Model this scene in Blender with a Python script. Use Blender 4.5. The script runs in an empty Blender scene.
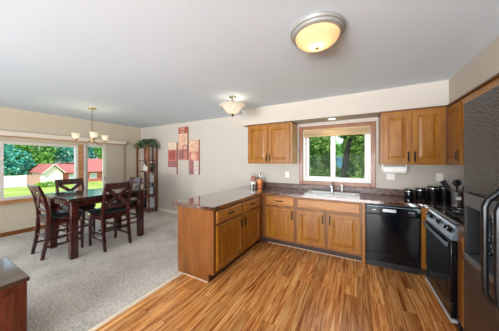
import bpy, bmesh, math, random
from mathutils import Vector, Matrix, Euler
random.seed(7)
PI = math.pi
S = bpy.context.scene
COL = S.collection

# ------------------------------------------------------------------ camera, sky, lights, exposure
cam_d = bpy.data.cameras.new('camera'); cam = bpy.data.objects.new('camera', cam_d); COL.objects.link(cam)
cam.location = (0, 0, 1.448); cam.rotation_euler = (PI/2, 0, math.radians(28.56))
cam_d.sensor_width = 36; cam_d.lens = 197.3/499*36; cam_d.shift_y = -0.0078; cam_d.clip_start = 0.02
S.camera = cam

W = bpy.data.worlds.new('sky'); S.world = W; W.use_nodes = True
wn = W.node_tree.nodes; wl = W.node_tree.links
bg = wn['Background']; tc = wn.new('ShaderNodeTexCoord'); sx = wn.new('ShaderNodeSeparateXYZ'); cr = wn.new('ShaderNodeValToRGB')
wl.new(tc.outputs['Generated'], sx.inputs[0]); wl.new(sx.outputs['Z'], cr.inputs[0]); wl.new(cr.outputs[0], bg.inputs[0])
cr.color_ramp.elements[0].color = (0.86, 0.94, 1, 1); cr.color_ramp.elements[1].color = (0.42, 0.66, 1, 1)
cr.color_ramp.elements[1].position = 0.7
bg.inputs[1].default_value = 1.6

def lamp(name, typ, loc, energy, color=(1,1,1), rot=(0,0,0), **kw):
    d = bpy.data.lights.new(name, typ); d.energy = energy; d.color = color
    for k, v in kw.items(): setattr(d, k, v)
    o = bpy.data.objects.new(name, d); COL.objects.link(o); o.location = loc; o.rotation_euler = rot
    return o
lamp('sun', 'SUN', (0,0,9), 4.6, (1,.95,.86), Euler((math.radians(38), 0, math.radians(45))), angle=.02)
# daylight is an added area lamp brightening the room from behind the camera
lamp('rear_fill', 'AREA', (-1.0,-5.06,1.1), 710, (.90,.96,1), (PI/2+.68,0,0), shape='RECTANGLE', size=4.6, size_y=2.0, spread=math.radians(120))

vs = S.view_settings
vs.view_transform = 'Standard'; vs.look = 'None'; vs.gamma = 1; vs.use_curve_mapping = False; vs.exposure = 0.0

# ------------------------------------------------------------------ materials
def lin(r, g, b):
    f = lambda c: (c/255/12.92 if c/255 <= .04045 else ((c/255+.055)/1.055)**2.4)
    return (f(r), f(g), f(b), 1)
class NT:
    def __init__(s, name):
        s.m = bpy.data.materials.new(name); s.m.use_nodes = True
        s.t = s.m.node_tree; s.n = s.t.nodes; s.b = s.n['Principled BSDF']; s.out = s.n['Material Output']
    def add(s, typ, **kw):
        n = s.n.new(typ)
        for k, v in kw.items():
            if hasattr(n, k): setattr(n, k, v)
            else: n.inputs[k].default_value = v
        return n
    def l(s, a, b): s.t.links.new(a, b)
    def coord(s, scale=(1,1,1), kind='Object', rot=(0,0,0), loc=None):
        c = s.add('ShaderNodeTexCoord'); m = s.add('ShaderNodeMapping')
        m.inputs['Scale'].default_value = scale; m.inputs['Rotation'].default_value = rot
        s.l(c.outputs[kind], m.inputs[0]); return m.outputs[0]
    def ramp(s, fac, stops):
        r = s.add('ShaderNodeValToRGB'); e = r.color_ramp.elements
        while len(e) < len(stops): e.new(.5)
        for i, (p, c) in enumerate(stops): e[i].position = p; e[i].color = c
        s.l(fac, r.inputs[0]); return r.outputs[0]
    def bump(s, h, strength=.2, dist=.01):
        b = s.add('ShaderNodeBump'); b.inputs['Strength'].default_value = strength; b.inputs['Distance'].default_value = dist
        s.l(h, b.inputs['Height']); s.l(b.outputs[0], s.b.inputs['Normal'])
    def pset(s, col=None, rough=.5, metal=0, spec=.5, coat=0):
        if col: s.b.inputs['Base Color'].default_value = col
        s.b.inputs['Roughness'].default_value = rough; s.b.inputs['Metallic'].default_value = metal
        s.b.inputs['Specular IOR Level'].default_value = spec; s.b.inputs['Coat Weight'].default_value = coat
        s.b.inputs['Coat Roughness'].default_value = .08
def plain(name, col, rough=.5, metal=0, spec=.5, coat=0, noise=.04, nscale=30):
    t = NT(name); t.pset(col, rough, metal, spec, coat)
    if noise:
        v = t.coord(); n = t.add('ShaderNodeTexNoise', Scale=nscale, Detail=3.0); t.l(v, n.inputs['Vector'])
        a = tuple(c*(1-noise*2) for c in col[:3])+(1,); b = tuple(min(1, c*(1+noise*2)) for c in col[:3])+(1,)
        t.l(t.ramp(n.outputs[0], [(.3, a), (.7, b)]), t.b.inputs['Base Color'])
    return t.m
def wood(name, c1, c2, c3, rough=.35, scale=(14,14,1.3), coat=.15, spec=.4):
    t = NT(name); t.pset(None, rough, 0, spec, coat)
    v = t.coord(scale); n = t.add('ShaderNodeTexNoise', Scale=1.6, Detail=6.0, Roughness=.6, Distortion=1.2); t.l(v, n.inputs['Vector'])
    n2 = t.add('ShaderNodeTexNoise', Scale=9.0, Detail=3.0); t.l(v, n2.inputs['Vector'])
    mx = t.add('ShaderNodeMath', operation='MULTIPLY_ADD'); t.l(n2.outputs[0], mx.inputs[0]); mx.inputs[1].default_value = .35
    t.l(n.outputs[0], mx.inputs[2])
    t.l(t.ramp(mx.outputs[0], [(.45, c1), (.66, c2), (.9, c3)]), t.b.inputs['Base Color'])
    t.bump(mx.outputs[0], .06, .004)
    return t.m
M = {}
M['oak'] = wood('honey_oak', lin(126,72,12), lin(146,90,20), lin(164,112,28))
M['oak_panel'] = wood('honey_oak_panel', lin(98,54,20), lin(120,70,28), lin(136,82,36), scale=(8,8,1.0))
M['oak_x'] = wood('honey_oak_rail', lin(122,72,28), lin(162,103,44), lin(184,126,62), scale=(1.3,14,14))
M['oak_dark'] = plain('dark_oak_strip', lin(96,52,22), .5)  # darker brown for the cabinet top strips and the corner strip
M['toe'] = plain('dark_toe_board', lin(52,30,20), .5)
M['casing'] = wood('window_casing_wood', lin(98,52,18), lin(126,72,28), lin(148,90,40))
M['sillwood'] = wood('sill_wood', lin(150,100,58), lin(182,130,84), lin(200,150,104), scale=(12,1.2,12))
M['mahogany'] = wood('dark_mahogany', lin(34,12,12), lin(56,20,18), lin(78,32,26), rough=.22, coat=.5)
M['mahogany_top'] = wood('dark_mahogany_top', lin(26,14,16), lin(40,22,22), lin(54,32,30), rough=.12, coat=.9, scale=(12,1.2,12), spec=.8)
M['walnut'] = wood('walnut_shelf', lin(76,42,28), lin(116,68,46), lin(146,92,64), rough=.4)
M['console'] = wood('cherry_console', lin(58,22,18), lin(84,34,26), lin(106,48,36), rough=.25, coat=.5)
M['blackpad'] = plain('black_vinyl', lin(22,26,28), .3, spec=.6, noise=.1)
M['bronze'] = plain('dark_bronze', lin(46,36,30), .35, .7, noise=.1)
M['steel'] = plain('brushed_nickel', lin(190,188,184), .25, 1, noise=.03)
M['chrome'] = plain('chrome', lin(220,222,224), .12, 1, noise=0)
M['white'] = plain('white_enamel', lin(238,238,234), .25, noise=.01)
M['vinyl'] = plain('white_vinyl', lin(212,206,198), .35, noise=.01)
M['plastic'] = plain('ivory_plastic', lin(232,226,214), .35, noise=.01)
M['paper'] = plain('paper_towel', lin(240,238,232), .9, noise=.02)
M['vane'] = plain('beige_blind_vane', lin(222,210,194), .7, noise=.02)
M['blindwood'] = wood('pale_blind_wood', lin(150,118,76), lin(180,148,102), lin(200,172,126), scale=(1.2,14,14), rough=.5, coat=0)
M['orange'] = plain('orange_ceramic', lin(214,120,62), .2, coat=.4, noise=.06, nscale=18)
M['pink'] = plain('dusty_pink_petals', lin(190,134,112), .7, noise=.1, nscale=60)
M['blackgloss'] = plain('black_gloss', lin(10,13,17), .09, spec=.45, noise=0)
M['cavity'] = plain('matte_black_cavity', lin(8,8,9), .7, spec=.1, noise=0)
M['handleblack'] = plain('black_handle', lin(10,10,11), .3, spec=.3, noise=0)
M['dispgrey'] = plain('dark_grey_plastic', lin(74,78,82), .35, spec=.4, noise=.03)
M['blackmat'] = plain('black_satin', lin(24,24,26), .4, noise=.05)
M['rangegrey'] = plain('gunmetal_panel', lin(112,128,138), .25, .35, noise=.04)
M['silver'] = plain('silver_trim', lin(170,172,172), .3, .9, noise=.02)
M['concrete'] = plain('ground_path', lin(200,190,170), .9, noise=.06)
M['terra'] = plain('russet_vase', lin(150,78,54), .4, noise=.1)
M['cream'] = plain('cream_card', lin(232,222,204), .7, noise=.04)
M['bluecard'] = plain('pale_blue_card', lin(196,208,214), .5, noise=.06, nscale=12)
M['navy'] = plain('dark_book_cloth', lin(40,42,48), .6, noise=.06)
M['fence'] = plain('white_fence_vinyl', lin(240,240,238), .5, noise=.02)
M['fascia'] = plain('white_fascia', lin(246,238,230), .6, noise=.02)
M['bluehouse'] = plain('blue_siding', lin(84,146,180), .6, noise=.05)
M['greyroof'] = plain('grey_blue_roof', lin(120,150,165), .8, noise=.08, nscale=8)
M['bark'] = plain('tree_bark', lin(44,38,32), .9, noise=.2, nscale=10)
M['blackiron'] = plain('cast_iron', lin(20,20,20), .55, noise=.1)

def m_wall(name, c):
    t = NT(name); t.pset(c, .85, spec=.2)
    v = t.coord(); n = t.add('ShaderNodeTexNoise', Scale=90.0, Detail=3.0); t.l(v, n.inputs['Vector']); t.bump(n.outputs[0], .12, .004)
    n2 = t.add('ShaderNodeTexNoise', Scale=1.2, Detail=2.0); t.l(v, n2.inputs['Vector'])
    a = tuple(x*.97 for x in c[:3])+(1,)
    t.l(t.ramp(n2.outputs[0], [(.35, a), (.65, c)]), t.b.inputs['Base Color'])
    return t.m
M['wall'] = m_wall('cream_wall_paint', lin(190,180,169))
M['wall_left'] = m_wall('beige_wall_paint', lin(204,190,168))
M['ceiling'] = m_wall('white_ceiling_paint', lin(212,220,229))

# laminate: long planks running along y
t = NT('laminate_plank'); t.pset(None, .24, spec=.5, coat=.0)
v = t.coord((1,1,1), rot=(0,0,PI/2))
br = t.add('ShaderNodeTexBrick', offset=.37, Scale=1.0); t.l(v, br.inputs['Vector'])
br.inputs['Brick Width'].default_value = 1.2; br.inputs['Row Height'].default_value = .125; br.inputs['Mortar Size'].default_value = .0012
br.inputs['Color1'].default_value = (0,0,0,1); br.inputs['Color2'].default_value = (1,1,1,1); br.inputs['Mortar'].default_value = (.2,.2,.2,1)
v2 = t.coord((24,1.15,1))
addv = t.add('ShaderNodeVectorMath', operation='ADD'); t.l(v2, addv.inputs[0])
sc = t.add('ShaderNodeVectorMath', operation='SCALE'); sc.inputs['Scale'].default_value = 7.0; t.l(br.outputs['Color'], sc.inputs[0]); t.l(sc.outputs[0], addv.inputs[1])
n = t.add('ShaderNodeTexNoise', Scale=1.5, Detail=9.0, Roughness=.66, Distortion=.9); t.l(addv.outputs[0], n.inputs['Vector'])
base = t.ramp(n.outputs[0], [(.29, lin(104,48,16)), (.41, lin(172,100,46)), (.51, lin(214,146,80)), (.66, lin(238,190,126))])
tint = t.ramp(br.outputs['Color'], [(0, (.66,.62,.58,1)), (1, (1.22,1.2,1.16,1))])
mx = t.add('ShaderNodeMixRGB', blend_type='MULTIPLY'); mx.inputs[0].default_value = .8; t.l(base, mx.inputs[1]); t.l(tint, mx.inputs[2])
mo = t.add('ShaderNodeMixRGB', blend_type='MIX'); t.l(br.outputs['Fac'], mo.inputs[0]); t.l(mx.outputs[0], mo.inputs[1]); mo.inputs[2].default_value = lin(92,52,24)
t.l(mo.outputs[0], t.b.inputs['Base Color']); t.bump(n.outputs[0], .05, .003); M['laminate'] = t.m

t = NT('carpet_pile'); t.pset(None, .95, spec=.1)
v = t.coord(); n = t.add('ShaderNodeTexNoise', Scale=55.0, Detail=5.0, Roughness=.8); t.l(v, n.inputs['Vector'])
n2 = t.add('ShaderNodeTexNoise', Scale=2.0, Detail=3.0); t.l(v, n2.inputs['Vector'])
mm = t.add('ShaderNodeMath', operation='MULTIPLY_ADD'); t.l(n2.outputs[0], mm.inputs[0]); mm.inputs[1].default_value = .35; t.l(n.outputs[0], mm.inputs[2])
t.l(t.ramp(mm.outputs[0], [(.42, lin(118,111,101)), (.62, lin(196,187,175)), (.85, lin(246,238,228))]), t.b.inputs['Base Color'])
t.bump(n.outputs[0], .6, .02); M['carpet'] = t.m

t = NT('dark_granite_laminate'); t.pset(None, .12, spec=.5, coat=1); t.b.inputs['IOR'].default_value = 2.0; t.b.inputs['Coat IOR'].default_value = 1.9; t.b.inputs['Coat Roughness'].default_value = .05
v = t.coord(); n = t.add('ShaderNodeTexNoise', Scale=26.0, Detail=6.0, Roughness=.7); t.l(v, n.inputs['Vector'])
t.l(t.ramp(n.outputs[0], [(.35, lin(34,18,12)), (.52, lin(80,47,34)), (.62, lin(124,82,62)), (.75, lin(54,33,24))]), t.b.inputs['Base Color'])
M['granite'] = t.m
M['granite_back'] = t.m.copy(); M['granite_back'].node_tree.nodes['Principled BSDF'].inputs['Coat Weight'].default_value = 0
M['granite_back'].node_tree.nodes['Principled BSDF'].inputs['Roughness'].default_value = .35
M['granite_back'].node_tree.nodes['Principled BSDF'].inputs['Specular IOR Level'].default_value = .15

t = NT('pebbled_black_steel'); t.pset(lin(20,24,31), .24, spec=.5, coat=.0); t.b.inputs['IOR'].default_value = 1.9; t.b.inputs['Coat Roughness'].default_value = .15
v = t.coord(); n = t.add('ShaderNodeTexVoronoi', Scale=120.0); t.l(v, n.inputs['Vector']); t.bump(n.outputs[0], .8, .005); M['pebble'] = t.m

def m_glass(name, tint=(.97,1,.99,1), mixf=.06):
    t = NT(name); tr = t.add('ShaderNodeBsdfTransparent'); tr.inputs[0].default_value = tint
    gl = t.add('ShaderNodeBsdfGlossy'); gl.inputs['Roughness'].default_value = .02
    mix = t.add('ShaderNodeMixShader'); mix.inputs[0].default_value = mixf
    t.l(tr.outputs[0], mix.inputs[1]); t.l(gl.outputs[0], mix.inputs[2]); t.l(mix.outputs[0], t.out.inputs[0]); return t.m
M['glass'] = m_glass('window_glass', (.98,1,.99,1), .0012)
M['clear'] = m_glass('clear_glass', (.86,.9,.9,1), .15)
t = NT('alabaster_glass'); tl = t.add('ShaderNodeBsdfTranslucent'); tl.inputs[0].default_value = (.66,.48,.30,1)
df = t.add('ShaderNodeBsdfDiffuse'); df.inputs[0].default_value = (.60,.46,.30,1)
em = t.add('ShaderNodeEmission'); em.inputs[0].default_value = (1,.70,.42,1); em.inputs[1].default_value = .12
mix = t.add('ShaderNodeMixShader'); mix.inputs[0].default_value = .45; t.l(tl.outputs[0], mix.inputs[1]); t.l(df.outputs[0], mix.inputs[2])
ad = t.add('ShaderNodeAddShader'); t.l(mix.outputs[0], ad.inputs[0]); t.l(em.outputs[0], ad.inputs[1]); t.l(ad.outputs[0], t.out.inputs[0]); M['alabaster'] = t.m
t = NT('frosted_white_glass'); tl = t.add('ShaderNodeBsdfTranslucent'); tl.inputs[0].default_value = (.40,.37,.32,1)
df = t.add('ShaderNodeBsdfDiffuse'); df.inputs[0].default_value = (.62,.57,.48,1)
em = t.add('ShaderNodeEmission'); em.inputs[0].default_value = (1,.84,.56,1); em.inputs[1].default_value = .22
mix = t.add('ShaderNodeMixShader'); mix.inputs[0].default_value = .5; t.l(tl.outputs[0], mix.inputs[1]); t.l(df.outputs[0], mix.inputs[2])
ad = t.add('ShaderNodeAddShader'); t.l(mix.outputs[0], ad.inputs[0]); t.l(em.outputs[0], ad.inputs[1]); t.l(ad.outputs[0], t.out.inputs[0]); M['frosted'] = t.m
def m_emit(name, c, s):
    t = NT(name); e = t.add('ShaderNodeEmission'); e.inputs[0].default_value = c; e.inputs[1].default_value = s; t.l(e.outputs[0], t.out.inputs[0]); return t.m
M['bulb'] = m_emit('bulb_glow', (1,.86,.6,1), 6)
M['downlight'] = m_emit('downlight_glow', (1,.9,.72,1), 3)

def m_leaf(name, a, b, c, sc=.9):
    t = NT(name); t.pset(None, .5, spec=.3)
    v = t.coord(); n = t.add('ShaderNodeTexNoise', Scale=sc, Detail=4.0, Roughness=.7); t.l(v, n.inputs['Vector'])
    t.l(t.ramp(n.outputs[0], [(.32, a), (.5, b), (.68, c)]), t.b.inputs['Base Color'])
    tl = t.add('ShaderNodeBsdfTranslucent'); t.l(t.n['Color Ramp'].outputs[0], tl.inputs[0])
    mix = t.add('ShaderNodeMixShader'); mix.inputs[0].default_value = .18
    t.l(t.b.outputs[0], mix.inputs[1]); t.l(tl.outputs[0], mix.inputs[2]); t.l(mix.outputs[0], t.out.inputs[0]); return t.m
M['leaf_teal'] = m_leaf('blue_green_leaves', lin(10,96,116), lin(84,186,170), lin(180,232,180), 1.1)
M['leaf_green'] = m_leaf('green_leaves', lin(40,96,40), lin(120,186,80), lin(206,232,140), 1.6)
M['leaf_olive'] = m_leaf('olive_leaves', lin(22,52,14), lin(96,140,52), lin(190,206,110), 3.2)
M['bush'] = m_leaf('bush_leaves', lin(70,130,30), lin(130,180,50), lin(180,210,80), 2)
M['ivy'] = m_leaf('ivy_leaves', lin(40,62,44), lin(84,108,78), lin(136,154,116), 14)
def m_brick(name, c1, c2, mort, w=.22, h=.075, rot=(PI/2,0,PI/2)):
    t = NT(name); t.pset(None, .85)
    v = t.coord(rot=rot); br = t.add('ShaderNodeTexBrick', Scale=1.0); t.l(v, br.inputs['Vector'])
    br.inputs['Brick Width'].default_value = w; br.inputs['Row Height'].default_value = h; br.inputs['Mortar Size'].default_value = h*.12
    br.inputs['Color1'].default_value = c1; br.inputs['Color2'].default_value = c2; br.inputs['Mortar'].default_value = mort
    t.l(br.outputs[0], t.b.inputs['Base Color']); return t.m
M['brick'] = m_brick('red_brick', lin(170,84,72), lin(190,108,92), lin(200,160,146))
M['shingle'] = m_brick('red_shingle', lin(186,104,98), lin(202,124,116), lin(160,88,84), .3, .2, (0,0,PI/2))
t = NT('lawn_grass'); t.pset(None, .9, spec=.1); v = t.coord(); n = t.add('ShaderNodeTexNoise', Scale=.35, Detail=8.0, Roughness=.75); t.l(v, n.inputs['Vector'])
t.l(t.ramp(n.outputs[0], [(.3, lin(128,150,62)), (.5, lin(166,180,84)), (.7, lin(204,200,128))]), t.b.inputs['Base Color']); M['lawn'] = t.m
AC = {'red': lin(160,80,68), 'rose': lin(186,116,106), 'cream': lin(216,190,164), 'peach': lin(208,160,134), 'plum': lin(148,96,94), 'grey': lin(196,180,170)}
for k, c in AC.items(): M['art_'+k] = plain('art_'+k, c, .8, noise=.08, nscale=14)

# ------------------------------------------------------------------ mesh builder
class MB:
    def __init__(s): s.v = []; s.f = []; s.mi = []; s.cur = 0
    def face(s, f): s.f.append(f); s.mi.append(s.cur)
    def box(s, x0, x1, y0, y1, z0, z1, mat=None):
        b = len(s.v); P = [(x0,y0,z0),(x1,y0,z0),(x1,y1,z0),(x0,y1,z0),(x0,y0,z1),(x1,y0,z1),(x1,y1,z1),(x0,y1,z1)]
        if mat is not None: P = [tuple(mat @ Vector(p)) for p in P]
        s.v += P
        for q in ((0,3,2,1),(4,5,6,7),(0,1,5,4),(1,2,6,5),(2,3,7,6),(3,0,4,7)): s.face(tuple(b+i for i in q))
        return s
    def bar(s, p, q, w, h, up=(0,0,1)):
        p, q = Vector(p), Vector(q); d = (q-p); L = d.length; d.normalize(); u = Vector(up)
        if abs(d.dot(u)) > .98: u = Vector((0,1,0))
        r = d.cross(u).normalized(); u = r.cross(d).normalized()
        m = Matrix((r, d, u)).transposed().to_4x4(); m.translation = p
        return s.box(-w/2, w/2, 0, L, -h/2, h/2, m)
    def rings(s, rings, cap0=True, cap1=True):
        b = len(s.v); n = len(rings[0])
        for r in rings: s.v += [tuple(p) for p in r]
        for k in range(len(rings)-1):
            for i in range(n):
                j = (i+1) % n; s.face((b+k*n+i, b+k*n+j, b+(k+1)*n+j, b+(k+1)*n+i))
        if cap0: s.face(tuple(b+i for i in reversed(range(n))))
        if cap1: s.face(tuple(b+(len(rings)-1)*n+i for i in range(n)))
        return s
    def lathe(s, prof, c=(0,0,0), n=28, axis='z', cap0=True, cap1=True):
        R = []
        for r, h in prof:
            ring = []
            for i in range(n):
                a = 2*PI*i/n; x, y = r*math.cos(a), r*math.sin(a)
                p = (x, y, h) if axis == 'z' else ((h, x, y) if axis == 'x' else (y, h, x))
                ring.append((c[0]+p[0], c[1]+p[1], c[2]+p[2]))
            R.append(ring)
        return s.rings(R, cap0, cap1)
    def tube(s, pts, rad, n=8):
        pts = [Vector(p) for p in pts]; R = []; rr = rad if isinstance(rad, (list, tuple)) else [rad]*len(pts)
        u = None
        for i, p in enumerate(pts):
            d = (pts[min(i+1, len(pts)-1)]-pts[max(i-1, 0)]).normalized()
            if u is None:
                u = Vector((0,0,1)) if abs(d.z) < .9 else Vector((1,0,0))
            r = d.cross(u).normalized(); u = r.cross(d).normalized()
            R.append([tuple(p+(r*math.cos(2*PI*k/n)+u*math.sin(2*PI*k/n))*rr[i]) for k in range(n)])
        return s.rings(R)
    def leaf(s, p, size, rng, aspect=1.6):
        a = Euler((rng.uniform(0,6.28), rng.uniform(0,6.28), rng.uniform(0,6.28))).to_matrix()
        b = len(s.v); w = size/aspect
        for q in ((0,-size*.5,0),(w*.5,-size*.05,size*.1),(0,size*.5,0),(-w*.5,-size*.05,size*.1)): s.v.append(tuple(Vector(p)+a @ Vector(q)))
        s.face((b,b+1,b+2,b+3)); return s
    def build(s, name, mat, parent=None, loc=None, bevel=0, smooth=True, seg=2):
        me = bpy.data.meshes.new(name); me.from_pydata(s.v, [], s.f)
        mats = mat if isinstance(mat, (list, tuple)) else [mat]
        for m in mats: me.materials.append(m)
        if any(s.mi):
            for p, i in zip(me.polygons, s.mi): p.material_index = i
        if smooth:
            me.polygons.foreach_set('use_smooth', [True]*len(me.polygons)); me.set_sharp_from_angle(angle=math.radians(35))
        me.update()
        o = bpy.data.objects.new(name, me); COL.objects.link(o)
        if parent: o.parent = parent
        if loc: o.location = loc
        if bevel:
            b = o.modifiers.new('bevel', 'BEVEL'); b.width = bevel; b.segments = seg; b.limit_method = 'ANGLE'; b.angle_limit = math.radians(40)
        return o
def tag(o, label, cat, group=None, kind=None):
    o['label'] = label; o['category'] = cat
    if group: o['group'] = group
    if kind: o['kind'] = kind
    return o
def thing(name, label, cat, loc=(0,0,0), rz=0, group=None):
    o = bpy.data.objects.new(name, None); COL.objects.link(o); o.location = loc; o.rotation_euler = (0,0,rz); o.empty_display_size = .1
    return tag(o, label, cat, group)
def copy_tree(o, parent=None):
    c = o.copy(); COL.objects.link(c)
    if parent: c.parent = parent
    for ch in list(o.children): copy_tree(ch, c)
    return c
def struct(o, label, cat): return tag(o, label, cat, kind='structure')

# ------------------------------------------------------------------ room shell
XL, XR, YB, YR, ZC, ZS = -5.95, 1.39, 3.82, -5.0, 2.497, 2.173
XC = -1.99
struct(MB().box(XC, XR+.1, YR, YB+.1, -.06, 0).build('floor', M['laminate'], smooth=False), 'orange brown wood plank laminate floor of the kitchen', 'floor')
struct(MB().box(XL-.1, XC, YR, YB+.1, -.06, .004).build('floor', M['carpet'], smooth=False), 'grey beige carpet of the dining area', 'carpet')
struct(MB().box(XL-.15, XR+.15, YR-.2, YB+.15, ZC, ZC+.12).build('ceiling', M['ceiling'], smooth=False), 'smooth white flat ceiling over kitchen and dining area', 'ceiling')
struct(MB().box(XC-.022, XC+.022, YR, 1.825, 0, .012).build('trim_1', plain('pale_threshold', lin(250,232,205), .4, noise=.02), bevel=.003), 'pale threshold strip between carpet and wood floor', 'threshold strip')
# back wall with the sink window opening
WX0, WX1, WZ0, WZ1 = -.90, .205, 1.075, 2.05
w = MB()
w.box(XL-.12, WX0, YB, YB+.12, -.05, ZC); w.box(WX1, XR+.12, YB, YB+.12, -.05, ZC)
w.box(WX0, WX1, YB, YB+.12, -.05, WZ0); w.box(WX0, WX1, YB, YB+.12, WZ1, ZC)
struct(w.build('wall_back', M['wall'], smooth=False), 'cream wall behind the sink and the three art panels', 'wall')
# left wall: picture window and patio door
A0, A1, AZ0, AZ1 = 1.02, 2.22, .70, 1.84
D0, D1, DZ1 = 2.33, 3.30, 1.92
w = MB()
w.box(XL-.12, XL, YR, A0, -.05, ZC); w.box(XL-.12, XL, A1, D0, -.05, ZC); w.box(XL-.12, XL, D1, YB, -.05, ZC)
w.box(XL-.12, XL, A0, A1, -.05, AZ0); w.box(XL-.12, XL, A0, A1, AZ1, ZC); w.box(XL-.12, XL, D0, D1, DZ1, ZC)
struct(w.build('wall_left', M['wall_left'], smooth=False), 'beige wall holding the picture window and glazed patio door', 'wall')
struct(MB().box(XR, XR+.12, YR, YB, -.05, ZC).build('wall_right', M['wall'], smooth=False), 'cream wall behind the range and refrigerator', 'wall')
w = MB(); w.box(XL-.12, -5.1, YR-.12, YR, -.05, ZC); w.box(1.1, XR+.12, YR-.12, YR, -.05, ZC); w.box(-5.1, 1.1, YR-.12, YR, 2.4, ZC); w.box(-5.1, 1.1, YR-.12, YR, -.05, .15)
struct(w.build('wall_rear', M['wall'], smooth=False), 'cream wall behind the camera, broad opening added to let light in', 'wall')  # wide opening invented so the added area lamp can shine in
w = MB(); w.box(-2.045, XR, 3.44, YB, ZS, ZC); w.box(1.034, XR, YR, 3.44, ZS, ZC)
struct(w.build('wall_soffit', M['wall'], smooth=False), 'boxed cream soffit above the kitchen cabinets', 'soffit')
struct(MB().box(XL, -2.1, YB-.014, YB, 0, .08).build('baseboard_back', M['cream'], bevel=.004), 'pale baseboard under the art panels', 'baseboard')
w = MB(); w.box(XL, XL+.014, YR, D0-.06, 0, .085); w.box(XL, XL+.014, D1+.05, YB-.014, 0, .085)
struct(w.build('baseboard_left', M['casing'], bevel=.004), 'wooden baseboard below the picture window', 'baseboard')

def pane_mb(x0, x1, y0, y1, z0, z1): return MB().box(x0, x1, y0, y1, z0, z1)
# picture window
wr = bpy.data.objects.new('window_1', None); COL.objects.link(wr); wr.location = (XL, (A0+A1)/2, AZ0)
struct(wr, 'large picture window with white frame over the lawn', 'window')
def wl_(y, z): return (y-(A0+A1)/2, z-AZ0)
def framex(mb, y0, y1, z0, z1, t, x0, x1):
    mb.box(x0, x1, y0, y0+t, z0, z1); mb.box(x0, x1, y1-t, y1, z0, z1); mb.box(x0, x1, y0+t, y1-t, z0, z0+t); mb.box(x0, x1, y0+t, y1-t, z1-t, z1); return mb
h = (A1-A0)/2
framex(MB(), -h, h, 0, AZ1-AZ0, .05, -.09, .012).build('window_frame', M['vinyl'], wr, bevel=.004)
pane_mb(-.055, -.049, -h+.05, h-.05, .05, AZ1-AZ0-.05).build('pane', M['glass'], wr, smooth=False)
MB().box(-.02, .07, -h-.12, h+.08, -.075, -.001).build('sill', M['sillwood'], wr, bevel=.006)
mb = MB(); mb.box(0, .018, h+.001, h+.105, -.001, AZ1-AZ0+.02); mb.build('casing', M['sillwood'], wr, bevel=.004)
# patio door
dr = bpy.data.objects.new('door_1', None); COL.objects.link(dr); dr.location = (XL, D0, 0)
struct(dr, 'white framed glass patio door beside the picture window', 'door')
framex(MB(), 0, D1-D0, 0, DZ1, .045, -.1, .015).build('door_frame', M['vinyl'], dr, bevel=.004)
s1 = framex(MB(), .045, .49, .045, DZ1-.045, .055, -.06, -.02).build('sash', M['vinyl'], dr, bevel=.004)
pane_mb(-.043, -.037, .1, .435, .1, DZ1-.1).build('pane', M['glass'], s1, smooth=False)
s2 = framex(MB(), .47, D1-D0-.045, .045, DZ1-.045, .055, -.095, -.062).build('sash', M['vinyl'], dr, bevel=.004)
pane_mb(-.082, -.076, .525, D1-D0-.1, .1, DZ1-.1).build('pane', M['glass'], s2, smooth=False)
MB().bar((.0,.462,.95), (.0,.462,1.12), .018, .03).build('handle', M['steel'], s1, bevel=.003)
# vertical blind: headrail across both, vanes stacked at the far end
vb = thing('vertical_blind', 'white valance with beige vanes stacked beside the patio door', 'blind', (XL, 2.2, 1.92))
MB().box(.001, .10, -2.2, 1.10, .02, .115).build('valance', M['vane'], vb, bevel=.006)
MB().box(.095, .112, -2.2, 1.11, 0, .022).build('wood_strip', M['sillwood'], vb, bevel=.003)
for k in range(11):
    y = .62+k*.043
    m = Matrix.Translation((.055, y, 0)) @ Matrix.Rotation(math.radians(20), 4, 'Z')
    MB().box(-.002, .002, -.042, .042, -1.86, .015, m).build('vane', M['vane'], vb)
# sink window
sw = bpy.data.objects.new('window_2', None); COL.objects.link(sw); sw.location = ((WX0+WX1)/2, YB, WZ0)
struct(sw, 'two pane sliding window in wood casing above the sink', 'window')
hw = (WX1-WX0)/2; hz = WZ1-WZ0
def framez(mb, x0, x1, z0, z1, t, y0, y1):
    mb.box(x0, x0+t, y0, y1, z0, z1); mb.box(x1-t, x1, y0, y1, z0, z1); mb.box(x0+t, x1-t, y0, y1, z0, z0+t); mb.box(x0+t, x1-t, y0, y1, z1-t, z1); return mb
framez(MB(), -hw-.078, hw+.066, -.058, hz+.06, .07, -.022, .0).build('casing', M['casing'], sw, bevel=.005)
framez(MB(), -hw, hw, 0, hz, .04, .0, .10).build('window_frame', M['vinyl'], sw, bevel=.003)
s1 = framez(MB(), -hw+.04, -.02, .04, hz-.04, .055, .05, .085).build('sash', M['vinyl'], sw, bevel=.003)
pane_mb(-hw+.095, -.075, .065, .069, .095, hz-.095).build('pane', M['glass'], s1, smooth=False)
s2 = framez(MB(), -.04, hw-.04, .04, hz-.04, .05, .015, .048).build('sash', M['vinyl'], sw, bevel=.003)
pane_mb(.01, hw-.09, .03, .034, .09, hz-.09).build('pane', M['glass'], s2, smooth=False)
bl = thing('wooden_blind', 'pale wooden blind raised to the top of the sink window', 'blind', ((WX0+WX1)/2, YB, 1.905))
MB().box(-hw+.012, hw-.012, -.035, -.003, .105, .14).build('headrail', M['blindwood'], bl, bevel=.004)
for k in range(6):
    MB().box(-hw+.015, hw-.015, -.052, -.004, .02+k*.0135, .030+k*.0135).build('slat', M['blindwood'], bl)
MB().box(-hw+.015, hw-.015, -.052, -.004, 0, .018).build('bottom_rail', M['blindwood'], bl, bevel=.003)

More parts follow.
